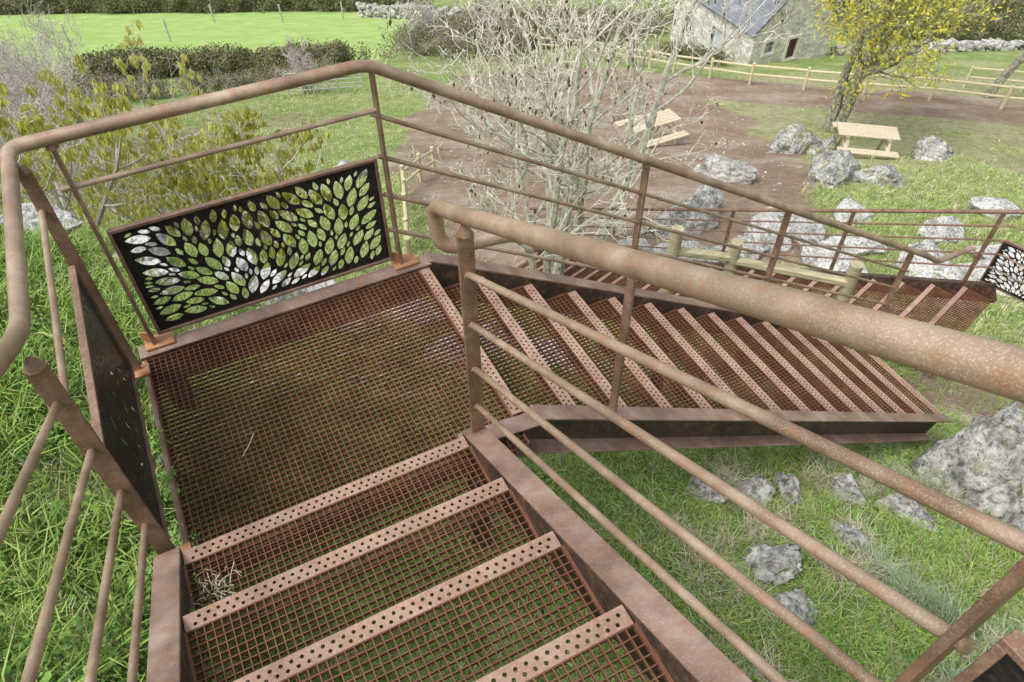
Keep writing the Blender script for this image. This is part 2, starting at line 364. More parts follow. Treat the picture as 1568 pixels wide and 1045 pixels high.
for i,(x,y,a_,b_,c_) in enumerate([(1.05,2.12,.26,.12,.10),(1.28,2.16,.2,.12,.10),(1.55,2.25,.18,.10,.08),(1.95,2.35,.2,.14,.09),(1.15,1.62,.2,.12,.05),(1.2,1.35,.18,.12,.05),(1.75,1.9,.16,.10,.06),(2.3,2.2,.22,.14,.1),
    (-2.9,3.55,.45,.25,.2),(-2.3,3.5,.4,.22,.2),(-1.85,3.75,.4,.2,.2),(-1.3,3.7,.42,.25,.2),(-.75,3.75,.4,.25,.2),(-.2,3.6,.4,.22,.2),(-3.6,3.4,.5,.3,.25),(.3,3.5,.35,.2,.2),(-1.0,3.2,.27,.2,.15),(-.4,3.0,.25,.15,.14),(-1.5,3.3,.25,.2,.12),(-2.0,3.2,.2,.16,.12)]):
    rock("granite_rock",x,y,a_,b_,c_,20+i,M_ROCKW if i>7 else M_ROCK,5,.35,i*.8)
for i,(x,y,a_,b_,c_) in enumerate([(8.18,18.63,.85,.6,.8),(7.5,14.6,1.2,.6,.5),(8.5,14.4,.75,.55,.45),(8.95,18.6,.7,.5,.45),(11.33,17.4,.6,.5,.5),(3.1,11.2,.95,.5,.6),(3.9,12.2,.6,.45,.5),(4.9,14.7,1.25,.6,.65),(4.6,10.6,.8,.5,.5),(4.0,9.9,.5,.4,.35),(7.9,10.7,.6,.45,.35),
   (5.5,9.2,1.3,.45,.25),(6.0,10.2,.8,.4,.25),(6.9,9.3,1.0,.55,.3),(7.6,8.7,.9,.5,.28),(3.6,9.6,.6,.45,.35),(2.2,9.9,.6,.35,.3),(2.8,9.9,.8,.45,.35),(5.35,10.9,.8,.45,.35),(8.4,9.6,.8,.45,.25),(6.6,11.6,.7,.4,.25),(9.5,12,.6,.45,.35),(-3.9,15.5,.6,.5,.45),(-6.7,11.5,.5,.4,.35),(5.6,7.6,.45,.3,.2),(6.6,7.9,.5,.35,.2)]):
    rock("granite_rock",x,y,a_,b_,c_,60+i,M_ROCKW if 8<=i<=21 else (M_ROCKM if i in (0,1,2,3) else M_ROCK),5 if i<15 else 4,.32,i*1.3)

# ---------------------------------------------------------------- stairs
uL,uR,v0,r1,h1=-.406,.51,1.391,.2955,.16
uP,vN,vB,r2,h2=.79,1.509,2.413,.26,.158
uBL=-.41
def gratingmesh(L,D,sp=.0215,th=.0028,hh=.014):
    mb=MB()
    n=int(L/sp)
    for i in range(n+1):
        x=i*L/n; mb.beam((x,0,-hh/2),(x,D,-hh/2),th,hh)
    n=max(1,int(D/sp))
    for i in range(n+1):
        y=i*D/n; mb.beam((0,y,-hh/2-.0012),(L,y,-hh/2-.0012),th,hh)
    for x in (-.003,L+.003): mb.beam((x,0,-hh/2-.004),(x,D,-hh/2-.004),.004,hh+.018)
    return mb
def curvemesh(cu,mat):
    o=bpy.data.objects.new("tmp",cu); sc.collection.objects.link(o)
    dg=bpy.context.evaluated_depsgraph_get(); me=bpy.data.meshes.new_from_object(o.evaluated_get(dg)); bpy.data.objects.remove(o)
    me.materials.clear(); me.materials.append(mat); return me
def nosingmesh(L,wd=.042,hole=.0052,pitch=.0245):
    cu=bpy.data.curves.new("nosing_profile","CURVE"); cu.dimensions='2D'; cu.fill_mode='BOTH'; cu.extrude=.0015
    def poly(pts):
        s=cu.splines.new('POLY'); s.points.add(len(pts)-1)
        for p,q in zip(s.points,pts): p.co=(q[0],q[1],0,1)
        s.use_cyclic_u=True
    poly([(0,0),(L,0),(L,wd),(0,wd)])
    n=int((L-.03)/pitch)
    for row,yy in ((0,wd*.29),(1,wd*.71)):
        for i in range(n):
            cx=.02+(i+.5*row)*pitch; poly([(cx+hole*math.cos(t*math.pi/4),yy+hole*math.sin(t*math.pi/4)) for t in range(8)])
    me=curvemesh(cu,M_NOSE)
    bm=bmesh.new(); bm.from_mesh(me)
    bmesh.ops.create_cube(bm,size=1,matrix=Matrix.Translation((L/2,-.0022,-.020))@Matrix.Diagonal((L,.004,.042,1)))
    bm.to_mesh(me); bm.free(); return me
def placelocal(o,origin,xdir,ydir):
    x=Vector(xdir);y=Vector(ydir);z=x.cross(y)
    m=Matrix((x,y,z)).transposed().to_4x4(); m.translation=origin; o.matrix_world=m
UX=W(1,0,0); VX=W(0,1,0); NU=-UX; NV=-VX
stair=empty("steel_grating_staircase")
wid=uR-uL
nm=nosingmesh(wid)
g=gratingmesh(wid,r1-.042-.006); gm=bpy.data.meshes.new("tread_grating"); gm.from_pydata(g.v,[],g.f); gm.materials.append(M_GRATE)
for k in range(-0,9):
    v=v0-k*r1; z=h1*(k+1)
    o=addobj("upper_nosing_%d"%k,nm,parent=stair); placelocal(o,W(uR,v,z),NU,NV)
    o=addobj("upper_tread_%d"%k,gm,parent=stair); placelocal(o,W(uR,v-.043,z),NU,NV)
wid2=vB-vN
nm2=nosingmesh(wid2)
g=gratingmesh(wid2,r2-.042-.004); gm2=bpy.data.meshes.new("lower_tread_grating"); gm2.from_pydata(g.v,[],g.f); gm2.materials.append(M_GRATE)
NL=14
for k in range(0,NL):
    u=uP+k*r2; z=-k*h2
    o=addobj("lower_nosing_%d"%k,nm2,parent=stair); placelocal(o,W(u,vN,z),VX,NU)
    if k>0: o=addobj("lower_tread_%d"%k,gm2,parent=stair); placelocal(o,W(u-.043,vN,z),VX,NU)
g=gratingmesh(uP-.045-uBL,vB-(v0-.02)); o=g.obj("landing_grating",[M_GRATE],stair); placelocal(o,W(uBL,v0-.02,0),UX,VX)
mb=MB()
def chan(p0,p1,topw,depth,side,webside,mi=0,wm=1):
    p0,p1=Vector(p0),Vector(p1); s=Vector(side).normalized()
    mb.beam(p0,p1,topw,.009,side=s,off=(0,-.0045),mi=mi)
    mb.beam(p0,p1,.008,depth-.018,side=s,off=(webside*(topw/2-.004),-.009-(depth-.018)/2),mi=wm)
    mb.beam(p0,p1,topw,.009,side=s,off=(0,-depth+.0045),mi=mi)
def linez(v): return h1+(v0-v)*h1/r1
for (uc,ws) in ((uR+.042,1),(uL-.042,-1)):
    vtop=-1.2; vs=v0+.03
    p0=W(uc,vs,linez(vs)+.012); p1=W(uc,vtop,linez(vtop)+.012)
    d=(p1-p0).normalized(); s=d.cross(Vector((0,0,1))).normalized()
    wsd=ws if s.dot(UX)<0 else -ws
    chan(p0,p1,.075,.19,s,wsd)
def chanuv(a,b,topw,depth,web_toward):
    p0,p1=W(*a),W(*b); d=(p1-p0).normalized(); s=d.cross(Vector((0,0,1))).normalized()
    ws=1 if s.dot(web_toward)>0 else -1
    chan(p0,p1,topw,depth,s,ws)
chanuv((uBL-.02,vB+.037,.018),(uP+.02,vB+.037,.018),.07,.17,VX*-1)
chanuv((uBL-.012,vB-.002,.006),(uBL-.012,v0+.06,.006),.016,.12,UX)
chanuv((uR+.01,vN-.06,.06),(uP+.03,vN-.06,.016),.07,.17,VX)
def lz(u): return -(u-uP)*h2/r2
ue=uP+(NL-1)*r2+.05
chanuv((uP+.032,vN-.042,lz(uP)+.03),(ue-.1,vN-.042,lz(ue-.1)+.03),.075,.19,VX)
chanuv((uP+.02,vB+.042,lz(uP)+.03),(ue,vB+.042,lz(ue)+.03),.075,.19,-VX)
for (u,v,zt) in ((uBL+.05,vB+.03,-.17),(uR+.05,v0+.03,-.14),(uBL,v0,-.12),(2.3,vB+.04,lz(2.3)-.17)):
    p=W(u,v,0); mb.beam((p.x,p.y,zt),(p.x,p.y,hz(p.x,p.y)-.1),.07,.07,mi=1)
for i in range(11):
    u=uP+.2+i*.32; mb.tube([W(u,vN-.012,lz(u)-.06),W(u,vN+.004,lz(u)-.06)],.009,6,mi=0)
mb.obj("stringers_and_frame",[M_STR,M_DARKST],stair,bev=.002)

# ---------------------------------------------------------------- railings
rl=empty("steel_stair_railing")
mb=MB(); RH=.0225; RR=.0098
def zr(v,base): return base+(1.37-v)*h1/r1
uRR=.56; uLL=-.462
hr=[W(uRR,-1.6,zr(-1.6,1.073)),W(uRR,1.47,zr(1.47,1.073)),W(uRR,1.60,zr(1.6,1.073)+.01),W(uRR,1.585,.805),W(.78,1.53,.83),W(2.3,1.50,.83-1.52*.607),W(2.42,1.50,.83-1.64*.607-.02),W(2.42,1.5,.83-1.64*.607-.16),W(2.3,1.5,.83-1.6*.607-.16)]
mb.tube(rounded(hr,.07,7),RH,14)
zl=.95
hl=[W(uLL-.02,-1.6,zr(-1.6,1.073)),W(uLL-.02,1.50,zr(1.50,1.073)),W(uLL-.02,1.62,zl),W(uLL-.015,vB+.06,zl),W(.67,vB+.06,zl),W(4.75,vB+.055,zl-(4.75-.68)*.607),W(4.95,vB+.055,zl-4.2*.607-.06),W(5.35,vB+.055,zl-4.2*.607-.07)]
mb.tube(rounded(hl,.05,7),RH,14)
for b_ in (.88,.69,.50,.32):
    vend=.055 if b_<.8 else -1.6
    mb.tube([W(uRR,1.39,zr(1.39,b_)),W(uRR,vend,zr(vend,b_))],RR,10)
    mb.tube([W(uLL,1.47,zr(1.47,b_)),W(uLL,-1.6,zr(-1.6,b_))],RR,10)
mb.tube([W(-.40,vB+.06,.77),W(.69,vB+.06,.77)],RR,10); mb.tube([W(uLL,vB-.02,.78),W(uLL,1.47,.78)],RR,10)
for b_ in (.76,.58,.40,.22):
    mb.tube([W(.66,vB+.06,b_),W(4.62,vB+.06,b_-(4.62-.68)*.607)],RR,10)
mb.obj("rails",[M_RAIL],rl,smooth=True)
mb=MB()
def post(u,v,zb,zt,broad,w=.042,t=.012,tip=True,foot=False):
    p0=W(u,v,zb); p1=W(u,v,zt-.02); mb.beam(p0,p1,t,w,side=W(0,1,0) if broad=='u' else W(1,0,0))
    if tip: mb.tube([p1+Vector((0,0,-.003)),p1+Vector((0,0,.012)),p1+Vector((0,0,.028))],.01,8,taper=[w*.5,w*.36,.008])
    if foot:
        mb.beam(W(u-.035,v,zb+.006),W(u+.075,v,zb+.006),.075,.010,mi=1); mb.beam(W(u-.012,v,zb+.02),W(u-.012,v,zb+.07),.05,.008,mi=1)
def weldring(p,r=.015):
    p=Vector(p); mb.tube([p-VX*.012,p+VX*.012],r,8)
post(uRR,1.385,zr(1.385,.08)-.02,1.03,'u',.046)
for b_ in (.88,.69,.50,.32): weldring(W(uRR,1.385,zr(1.385,b_)),.014)
post(uRR,.07,linez(.07)-.02,zr(.07,1.05),'u',.046); post(uRR,-1.1,linez(-1.1)-.02,zr(-1.1,1.05),'u',.046)
post(uLL,-.1,linez(-.1)-.15,zr(-.1,1.05),'u',.046)
post(uLL+.005,1.455,.0,.98,'u',.05); post(uLL+.01,vB-.05,-.02,.94,'u',.042,foot=False)
post(-.365,vB+.06,.02,.94,'v',foot=True); post(.685,vB+.06,.02,.95,'v',foot=True)
for u in (1.97,3.08,4.55): post(u,vB+.06,lz(u)+.02,zl-(u-.68)*.607-.01,'v',.046)
post(1.185,vN-.03,lz(1.185)+.02,.83-(1.185-.78)*.607-.01,'v',.042)
for (u,v) in ((uBL-.03,vB-.06),(uBL-.03,v0+.10)):
    mb.beam(W(u-.04,v,.012),W(u+.035,v,.012),.06,.009,mi=1)
mb.obj("posts",[M_POST,M_FOOT],rl,bev=.002)

# ---------------------------------------------------------------- leaf panels
def leafpanel(L,H,seed,t=.002,sparse=False):
    r=random.Random(seed)
    cu=bpy.data.curves.new("leaf_sheet","CURVE"); cu.dimensions='2D'; cu.fill_mode='BOTH'; cu.extrude=t/2
    def poly(pts):
        s=cu.splines.new('POLY'); s.points.add(len(pts)-1)
        for p,q in zip(s.points,pts): p.co=(q[0],q[1],0,1)
        s.use_cyclic_u=True
    poly([(0,0),(L,0),(L,H),(0,H)])
    m_=.018
    def lens(cx,cy,an,ln,wd,n=16,asym=0,pw=1.0):
        P=[]
        for i in range(n):
            s=i/n*2; a,sg=(-1+2*s,1) if s<1 else (1-2*(s-1),-1)
            x=a*ln; y=(1-a*a)**pw*sg*wd*(1-asym*a)
            P.append((cx+x*math.cos(an)-y*math.sin(an),cy+x*math.sin(an)+y*math.cos(an)))
        return P
    if sparse:
        for i in range(20):
            poly(lens(L*(.22+.5*(i%5)/4+r.uniform(-.025,.025)),H*(.18+.56*(i//5)/3+r.uniform(-.04,.04)),r.uniform(.7,2.4),.034,.006))
        return curvemesh(cu,M_PANEL)
    # leaves follow branch-like flow; each is grown as large as its neighbours allow
    def ang(x,y):
        return math.radians(155-115*(x/L))+.55*math.sin(9*x+5*y)+.35*math.sin(14*y-6*x+1)-.5*(.5-y/H)
    def inside(pt,P):
        c=False; n=len(P); j=n-1
        for i in range(n):
            if (P[i][1]>pt[1])!=(P[j][1]>pt[1]) and pt[0]<(P[j][0]-P[i][0])*(pt[1]-P[i][1])/(P[j][1]-P[i][1])+P[i][0]: c=not c
            j=i
        return c
    placed=[]
    def tryleaf(x,y,an,ln,wd,gap=.0032):
        P=lens(x,y,an,ln,wd,14,.12,.85)
        if not all(m_<p[0]<L-m_ and m_<p[1]<H-m_ for p in P): return False
        G=lens(x,y,an,ln+gap,wd+gap*1.3,14,.12,.85)
        for (qx,qy,ql,Q) in placed:
            if abs(qx-x)+abs(qy-y)>ql+ln+.03: continue
            if math.hypot(qx-x,qy-y)<.012: return False
            if any(inside(p,Q) for p in G) or any(inside(p,G) for p in Q): return False
        placed.append((x,y,ln*1.5,P)); return True
    for (ln,tries) in ((.044,1100),(.037,2000),(.030,3000),(.022,4200),(.015,3600)):
        for i in range(tries):
            x,y=r.uniform(m_,L-m_),r.uniform(m_,H-m_)
            tryleaf(x,y,ang(x,y)+r.uniform(-.12,.12),ln*r.uniform(.92,1.08),ln*.44)
    for q in placed: poly(q[3])
    return curvemesh(cu,M_PANEL)
def framedpanel(name,L,H,seed,origin,xd,yd,sparse=False):
    e=empty(name)
    o=addobj("leaf_cutout_sheet",leafpanel(L,H,seed,sparse=sparse),parent=e); placelocal(o,origin,xd,yd)
    mb=MB(); f=.012
    mb.beam((-f,-f/2,0),(L+f,-f/2,0),f,.022,side=(0,1,0)); mb.beam((-f,H+f/2,0),(L+f,H+f/2,0),f,.022,side=(0,1,0))
    mb.beam((-f/2,0,0),(-f/2,H,0),f,.022,side=(1,0,0)); mb.beam((L+f/2,0,0),(L+f/2,H,0),f,.022,side=(1,0,0))
    o=mb.obj("frame",[M_POST],e,bev=.0015); placelocal(o,origin,xd,yd)
    return e
Z=Vector((0,0,1))
framedpanel("leaf_cutout_panel",.965,.49,5,W(-.325,vB+.06,.075),UX,Z)
framedpanel("leaf_cutout_panel",.80,.49,8,W(uLL,vB-.09,.075),NV,Z,True)
framedpanel("leaf_cutout_panel",1.1,.42,9,W(uRR,.03,linez(.03)+.14),NV,Z,True)
# ---------------------------------------------------------------- second flight further down the hill
st2=empty("steel_hillside_staircase")
def Q(s,w,z): 
    p=S2+D2*s+P2*w; return Vector((p.x,p.y,S2.z-sl2*s+z))
mb=MB(); mg=MB()
n2=23
for k in range(n2):
    s=k*.28; a=Q(s,0,0); b_=Q(s,w2,0); b_.z=a.z
    mb.beam(a,b_,.045,.02,mi=0)
    for j in range(1,9):
        aa=Q(s-.028*j,0,0); bb=Q(s-.028*j,w2,0); aa.z=bb.z=a.z-.004; mg.beam(aa,bb,.005,.016)
    for j in range(0,30):
        w=j*w2/29; aa=Q(s-.02,w,0);bb=Q(s-.27,w,0); aa.z=bb.z=a.z-.004; mg.beam(aa,bb,.005,.016)
mb.obj("nosings",[M_NOSE],st2); mg.obj("gratings",[M_GRATE],st2)
mb=MB()
for w in (-.04,w2+.04): mb.beam(Q(-.25,w,-.06),Q(n2*.28,w,-.06),.06,.2)
mb.obj("stringers",[M_DARKST],st2)
mb=MB(); Lr=n2*.28; w=w2+.06
for i,z in enumerate((.93,.76,.59,.42,.25)):
    mb.tube([Q(-2.2,w,z)+Vector((0,0,-2.2*sl2)),Q(-.1,w,z),Q(Lr,w,z)],.022 if i==0 else .011,8)
for s in (-2.1,-1.0,.05,1.35,2.75,4.2,5.6,6.3):
    p=Q(s,w,0)
    if s<0: p.z=S2.z
    mb.beam((p.x,p.y,p.z-.1),(p.x,p.y,p.z+.91),.045,.014)
mb.obj("railing",[M_POST],st2)
pp_=Q(-.08,w2+.06,.1); pp_.z=S2.z+.12
framedpanel("leaf_cutout_panel",.88,.5,15,pp_,-D2,Z)

# ---------------------------------------------------------------- fences
def fence(name,pts,hh,rails,spacing=1.9,r=.05,mat=M_WOOD,rr=.04):
    pts=[Vector((x,y,0)) for x,y in pts]; mb=MB(); P=[]
    for a,b in zip(pts[:-1],pts[1:]):
        n=max(1,round((b-a).length/spacing))
        for i in range(n): P.append(a.lerp(b,i/n))
    P.append(pts[-1])
    P=[Vector((p.x,p.y,hz(p.x,p.y))) for p in P]
    rd=random.Random(3)
    for p in P:
        l=Vector((rd.uniform(-.02,.02),rd.uniform(-.02,.02),0)); mb.tube([p-Vector((0,0,.2)),p+l+Vector((0,0,hh*rd.uniform(.97,1.05)))],r,8)
    for a,b in zip(P[:-1],P[1:]):
        for f in rails: mb.tube([a+Vector((0,0,hh*f+rd.uniform(-.02,.02))),b+Vector((0,0,hh*f+rd.uniform(-.02,.02)))],rr,7)
    return mb.obj(name,[mat],smooth=True)
fence("wooden_rail_fence",[(2.0,44.5),(4.8,41.9),(6.4,38.6),(8.3,35.7),(11.1,32.2),(14.9,29),(18.8,25.9),(24,22)],1.0,(.9,.5),2.0,.07,rr=.05)
fence("wooden_rail_fence",[(-1.3,7.4),(-1.6,9),(-2.0,11.6),(-2.3,13.6),(-1.9,16)],.75,(.85,.45),1.2,.045,rr=.035)
fence("wooden_rail_fence",[(20,30.5),(26,28)],1.0,(.9,.5),2.0,.06)
fence("wooden_post_fence",[(1.45,5.1),(2.0,5.15),(3.0,4.85)],1.32,(.82,),1.5,.058,M_WOODD,.045)
mb=MB()
for x,y in [(-30,50),(-24,52),(-20,66),(-15,68),(-10,69),(-26,66),(-5,60),(-3,58),(0,58),(3,57)]:
    z=hz(x,y); mb.tube([(x,y,z-.2),(x,y,z+1.6)],.08,6)
mb.obj("field_fence_posts",[M_TWIG])
mb=MB(); A=Vector((-9.6,30.2,hz(-9.6,30.2))); B=Vector((-6.6,31.6,hz(-6.6,31.6)))
for z in (.25,.45,.65,.85,1.05): mb.tube([A+Vector((0,0,z)),B+Vector((0,0,z))],.03,6)
for t in (0,.33,.66,1): q=A.lerp(B,t); mb.tube([q,q+Vector((0,0,1.1))],.035,6)
M_GALV,nt,b=newmat("galvanised_steel"); b.inputs['Metallic'].default_value=.3; b.inputs['Roughness'].default_value=.5
n=noisen(nt,6,3); r_=ramp(nt,[(.3,(.5,.53,.51)),(.7,(.72,.75,.72))],n.outputs[0]); nt.links.new(r_.outputs[0],b.inputs['Base Color'])
mb.obj("metal_field_gate",[M_GALV],smooth=True)

# ---------------------------------------------------------------- picnic tables
def picnic(x,y,ang,s=1.0):
    mb=MB()
    def b(a,c,w,t): mb.beam(a,c,w,t)
    for i in range(5): b((-.9,-.3+i*.15,.74),(.9,-.3+i*.15,.74),.135,.045)
    for sy in (-1,1):
        for i in range(2): b((-.9,sy*(.66+i*.15),.44),(.9,sy*(.66+i*.15),.44),.135,.045)
    for sx in (-.62,.62):
        b((sx,-.38,.69),(sx,.38,.69),.09,.05); b((sx,-.82,.39),(sx,.82,.39),.09,.05)
        for sy in (-1,1): b((sx+.05,sy*.25,.70),(sx+.05,sy*.62,-.25),.09,.05)
    o=mb.obj("picnic_table",[M_WOODB],bev=.008); o.location=(x,y,hz(x,y)+.12); o.rotation_euler=(0,0,ang); o.scale=(s,s,s); return o
picnic(4.45,20.9,.45,.95); picnic(9.8,18.1,-.2,.88)

# ---------------------------------------------------------------- house
def house():
    e=empty("stone_house")
    C=Vector((13.0,38.6,0)); a=Vector((-.42,.91,0)).normalized(); b=Vector((.91,.42,0)).normalized(); zb=-18.25
    def H(s,t,z): q=C+a*s+b*t; return Vector((q.x,q.y,zb+z))
    m,nt,bs=newmat("pale_rubble_stone")
    tc=N(nt,"ShaderNodeTexCoord"); vo=N(nt,"ShaderNodeTexVoronoi"); vo.inputs['Scale'].default_value=3.0
    nz=noisen(nt,2,3); vadd=N(nt,"ShaderNodeVectorMath",operation='ADD')
    mp=N(nt,"ShaderNodeMapping"); mp.inputs['Scale'].default_value=(1,1,1.7); nt.links.new(tc.outputs['Object'],mp.inputs[0]); nt.links.new(mp.outputs[0],vadd.inputs[0]); nt.links.new(nz.outputs['Color'],vadd.inputs[1]); nt.links.new(vadd.outputs[0],vo.inputs[0])
    sp_=N(nt,"ShaderNodeSeparateColor"); nt.links.new(vo.outputs['Color'],sp_.inputs[0]); r=ramp(nt,[(.1,(.50,.475,.43)),(.5,(.66,.635,.585)),(.9,(.80,.78,.74))],sp_.outputs[0])
    v2=N(nt,"ShaderNodeTexVoronoi",feature='DISTANCE_TO_EDGE'); v2.inputs['Scale'].default_value=3.0; nt.links.new(vadd.outputs[0],v2.inputs[0]); r2_=ramp(nt,[(.02,.7),(.10,1.0)],v2.outputs['Distance'])
    c=mix(nt,.8,r.outputs[0],r2_.outputs[0],'MULTIPLY'); nn=noisen(nt,1.2,4); rr=ramp(nt,[(.35,.75),(.6,1.05)],nn.outputs[0]); c=mix(nt,.6,c,rr.outputs[0],'MULTIPLY')
    nt.links.new(c,bs.inputs['Base Color']); bs.inputs['Roughness'].default_value=.95
    ms,nt,bs=newmat("slate"); br=N(nt,"ShaderNodeTexBrick"); br.inputs['Scale'].default_value=1; br.inputs['Brick Width'].default_value=.35; br.inputs['Row Height'].default_value=.2
    br.inputs['Color1'].default_value=(.15,.165,.19,1); br.inputs['Color2'].default_value=(.22,.235,.26,1); br.inputs['Mortar'].default_value=(.10,.11,.12,1); br.inputs['Mortar Size'].default_value=.012
    tc=N(nt,"ShaderNodeTexCoord"); nt.links.new(tc.outputs['UV'],br.inputs[0]); n=noisen(nt,1.5,4); rr=ramp(nt,[(.35,.8),(.65,1.3)],n.outputs[0]); c=mix(nt,.8,br.outputs[0],rr.outputs[0],'MULTIPLY'); nt.links.new(c,bs.inputs['Base Color']); bs.inputs['Roughness'].default_value=.7
    Lh,Wh,eh,ah=7.2,5.6,2.65,5.1
    mb=MB()
    def wall(p,q,z0,z1,openings=()):
        L=((q[0]-p[0])**2+(q[1]-p[1])**2)**.5; d=((q[0]-p[0])/L,(q[1]-p[1])/L)
        def pt(l,z): return H(p[0]+d[0]*l,p[1]+d[1]*l,z)
        cuts=sorted(set([0,L]+[o[0] for o in openings]+[o[1] for o in openings])); zc=sorted(set([z0,z1]+[o[2] for o in openings]+[o[3] for o in openings]))
        for x0,x1 in zip(cuts[:-1],cuts[1:]):
            for y0,y1 in zip(zc[:-1],zc[1:]):
                if any(o[0]<=x0 and x1<=o[1] and o[2]<=y0 and y1<=o[3] for o in openings): continue
                b0=len(mb.v); mb.v+=[tuple(pt(x0,y0)),tuple(pt(x1,y0)),tuple(pt(x1,y1)),tuple(pt(x0,y1))]; mb.f.append((b0,b0+1,b0+2,b0+3)); mb.mi.append(0)
    win=(.85,1.4,1.4,2.05); dgo=(2.45,3.1,.75,1.9)
    wall((Lh,0),(0,0),-2,eh,[(Lh-3.4,Lh-2.5,0,1.8)])
    wall((0,0),(0,Wh),-2,eh,[win,dgo])
    wall((0,Wh),(Lh,Wh),-2,eh); wall((Lh,Wh),(Lh,0),-2,eh)
    for s in (0,Lh):
        b0=len(mb.v); mb.v+=[tuple(H(s,0,eh)),tuple(H(s,Wh,eh)),tuple(H(s,Wh/2,ah))]; mb.f.append((b0,b0+1,b0+2)); mb.mi.append(0)
    mb.obj("walls",[m],e)
    mb2=MB()
    for (x0,x1,z0,z1,kk) in ((*win,1),(*dgo,0)):
        mb2.beam(H(.12,(x0+x1)/2,z0),H(.12,(x0+x1)/2,z1),x1-x0,.04,side=b,mi=kk)
        for xx in (x0-.07,x1+.07): mb2.beam(H(-.01,xx,z0),H(-.01,xx,z1),.14,.16,side=b,mi=2)
        mb2.beam(H(-.01,x0-.15,z1+.08),H(-.01,x1+.15,z1+.08),.16,.16,mi=2); mb2.beam(H(-.01,x0-.15,z0-.06),H(-.01,x1+.15,z0-.06),.2,.12,mi=2)
    mb2.beam(H(.07,1.125,win[2]),H(.07,1.125,win[3]),.05,.03,side=b,mi=3); mb2.beam(H(.07,.85,1.73),H(.07,1.4,1.73),.03,.05,mi=3)
    mb2.beam(H(2.95,.12,0),H(2.95,.12,1.8),.9,.04,side=a,mi=3)
    for yy in (2.43,3.47): mb2.beam(H(yy,-.01,0),H(yy,-.01,1.8),.14,.16,side=a,mi=2)
    mb2.beam(H(2.35,-.01,1.88),H(3.55,-.01,1.88),.16,.16,mi=2)
    md,_,q=newmat("dark_brown_door"); q.inputs['Base Color'].default_value=(.07,.03,.02,1)
    mw,_,q=newmat("blue_grey_window"); q.inputs['Base Color'].default_value=(.16,.21,.32,1); q.inputs['Roughness'].default_value=.15
    ml,nt,q=newmat("dressed_granite"); n=noisen(nt,6,4); rr=ramp(nt,[(.3,(.58,.55,.48)),(.7,(.76,.73,.66))],n.outputs[0]); nt.links.new(rr.outputs[0],q.inputs['Base Color'])
    mg_,_,q=newmat("pale_grey_door"); q.inputs['Base Color'].default_value=(.52,.56,.60,1)
    mb2.obj("openings",[md,mw,ml,mg_],e)
    me=bpy.data.meshes.new("roof"); vs=[];fs=[]
    o_=.2; k=(ah-eh)/(Wh/2)
    for sgn in (0,1):
        t0=-o_ if sgn==0 else Wh+o_; z0=eh-k*o_+.08; b0=len(vs)
        vs+=[tuple(H(-.12,t0,z0)),tuple(H(Lh+.12,t0,z0)),tuple(H(Lh+.12,Wh/2,ah+.08)),tuple(H(-.12,Wh/2,ah+.08))]; fs.append((b0,b0+1,b0+2,b0+3))
    me.from_pydata(vs,[],fs); uv=me.uv_layers.new()
    for i,l in enumerate(me.loops): uv.data[i].uv=[(0,0),(7.4,0),(7.4,4.2),(0,4.2)][i%4]
    o=addobj("slate_roof",me,[ms],e); md_=o.modifiers.new("s","SOLIDIFY"); md_.thickness=.1
    mb=MB()
    for i in range(6): mb.beam(H(-.45,1.0+i*.26,-.75+i*.26-.3),H(-.45,1.27+i*.26,-.75+i*.26-.3),.8,.8)
    for i in range(12):
        p=H(-1.6-i*.05,2.8+i*.42,-.6+.1*math.sin(i*2)); mb.beam(p,p+b*.415,.55,1.5+.15*math.sin(i*5))
    mb.obj("stone_steps_and_low_wall",[m],e,bev=.05)
house()
def drywall(name,pts,n,hh=.8,sz=(.12,.24)):
    bm=bmesh.new(); r=random.Random(5)
    P=[Vector((x,y,0)) for x,y in pts]; seglen=[(b-a).length for a,b in zip(P[:-1],P[1:])]; T=sum(seglen)
    for i in range(n):
        t=r.random()*T; k=0
        while t>seglen[k]: t-=seglen[k]; k+=1
        q=P[k].lerp(P[k+1],t/seglen[k]); z=hz(q.x,q.y)+r.random()*hh
        s=r.uniform(*sz)
        mt=Matrix.Translation((q.x+r.uniform(-.2,.2),q.y+r.uniform(-.2,.2),z))@Euler((r.uniform(-.4,.4),r.uniform(-.4,.4),r.uniform(0,6))).to_matrix().to_4x4()@Matrix.Diagonal((s*1.5,s,s*.7,1))
        bmesh.ops.create_cube(bm,size=1.7,matrix=mt)
    me=bpy.data.meshes.new(name); bm.to_mesh(me); bm.free(); o=addobj(name,me,[M_ROCK]); bv=o.modifiers.new("b","BEVEL"); bv.width=.04; return o
drywall("dry_stone_wall",[(-14,71),(-8,68),(-4,63)],400,1.2)
drywall("dry_stone_wall",[(19.0,42),(24,42),(34,44)],350,.5)

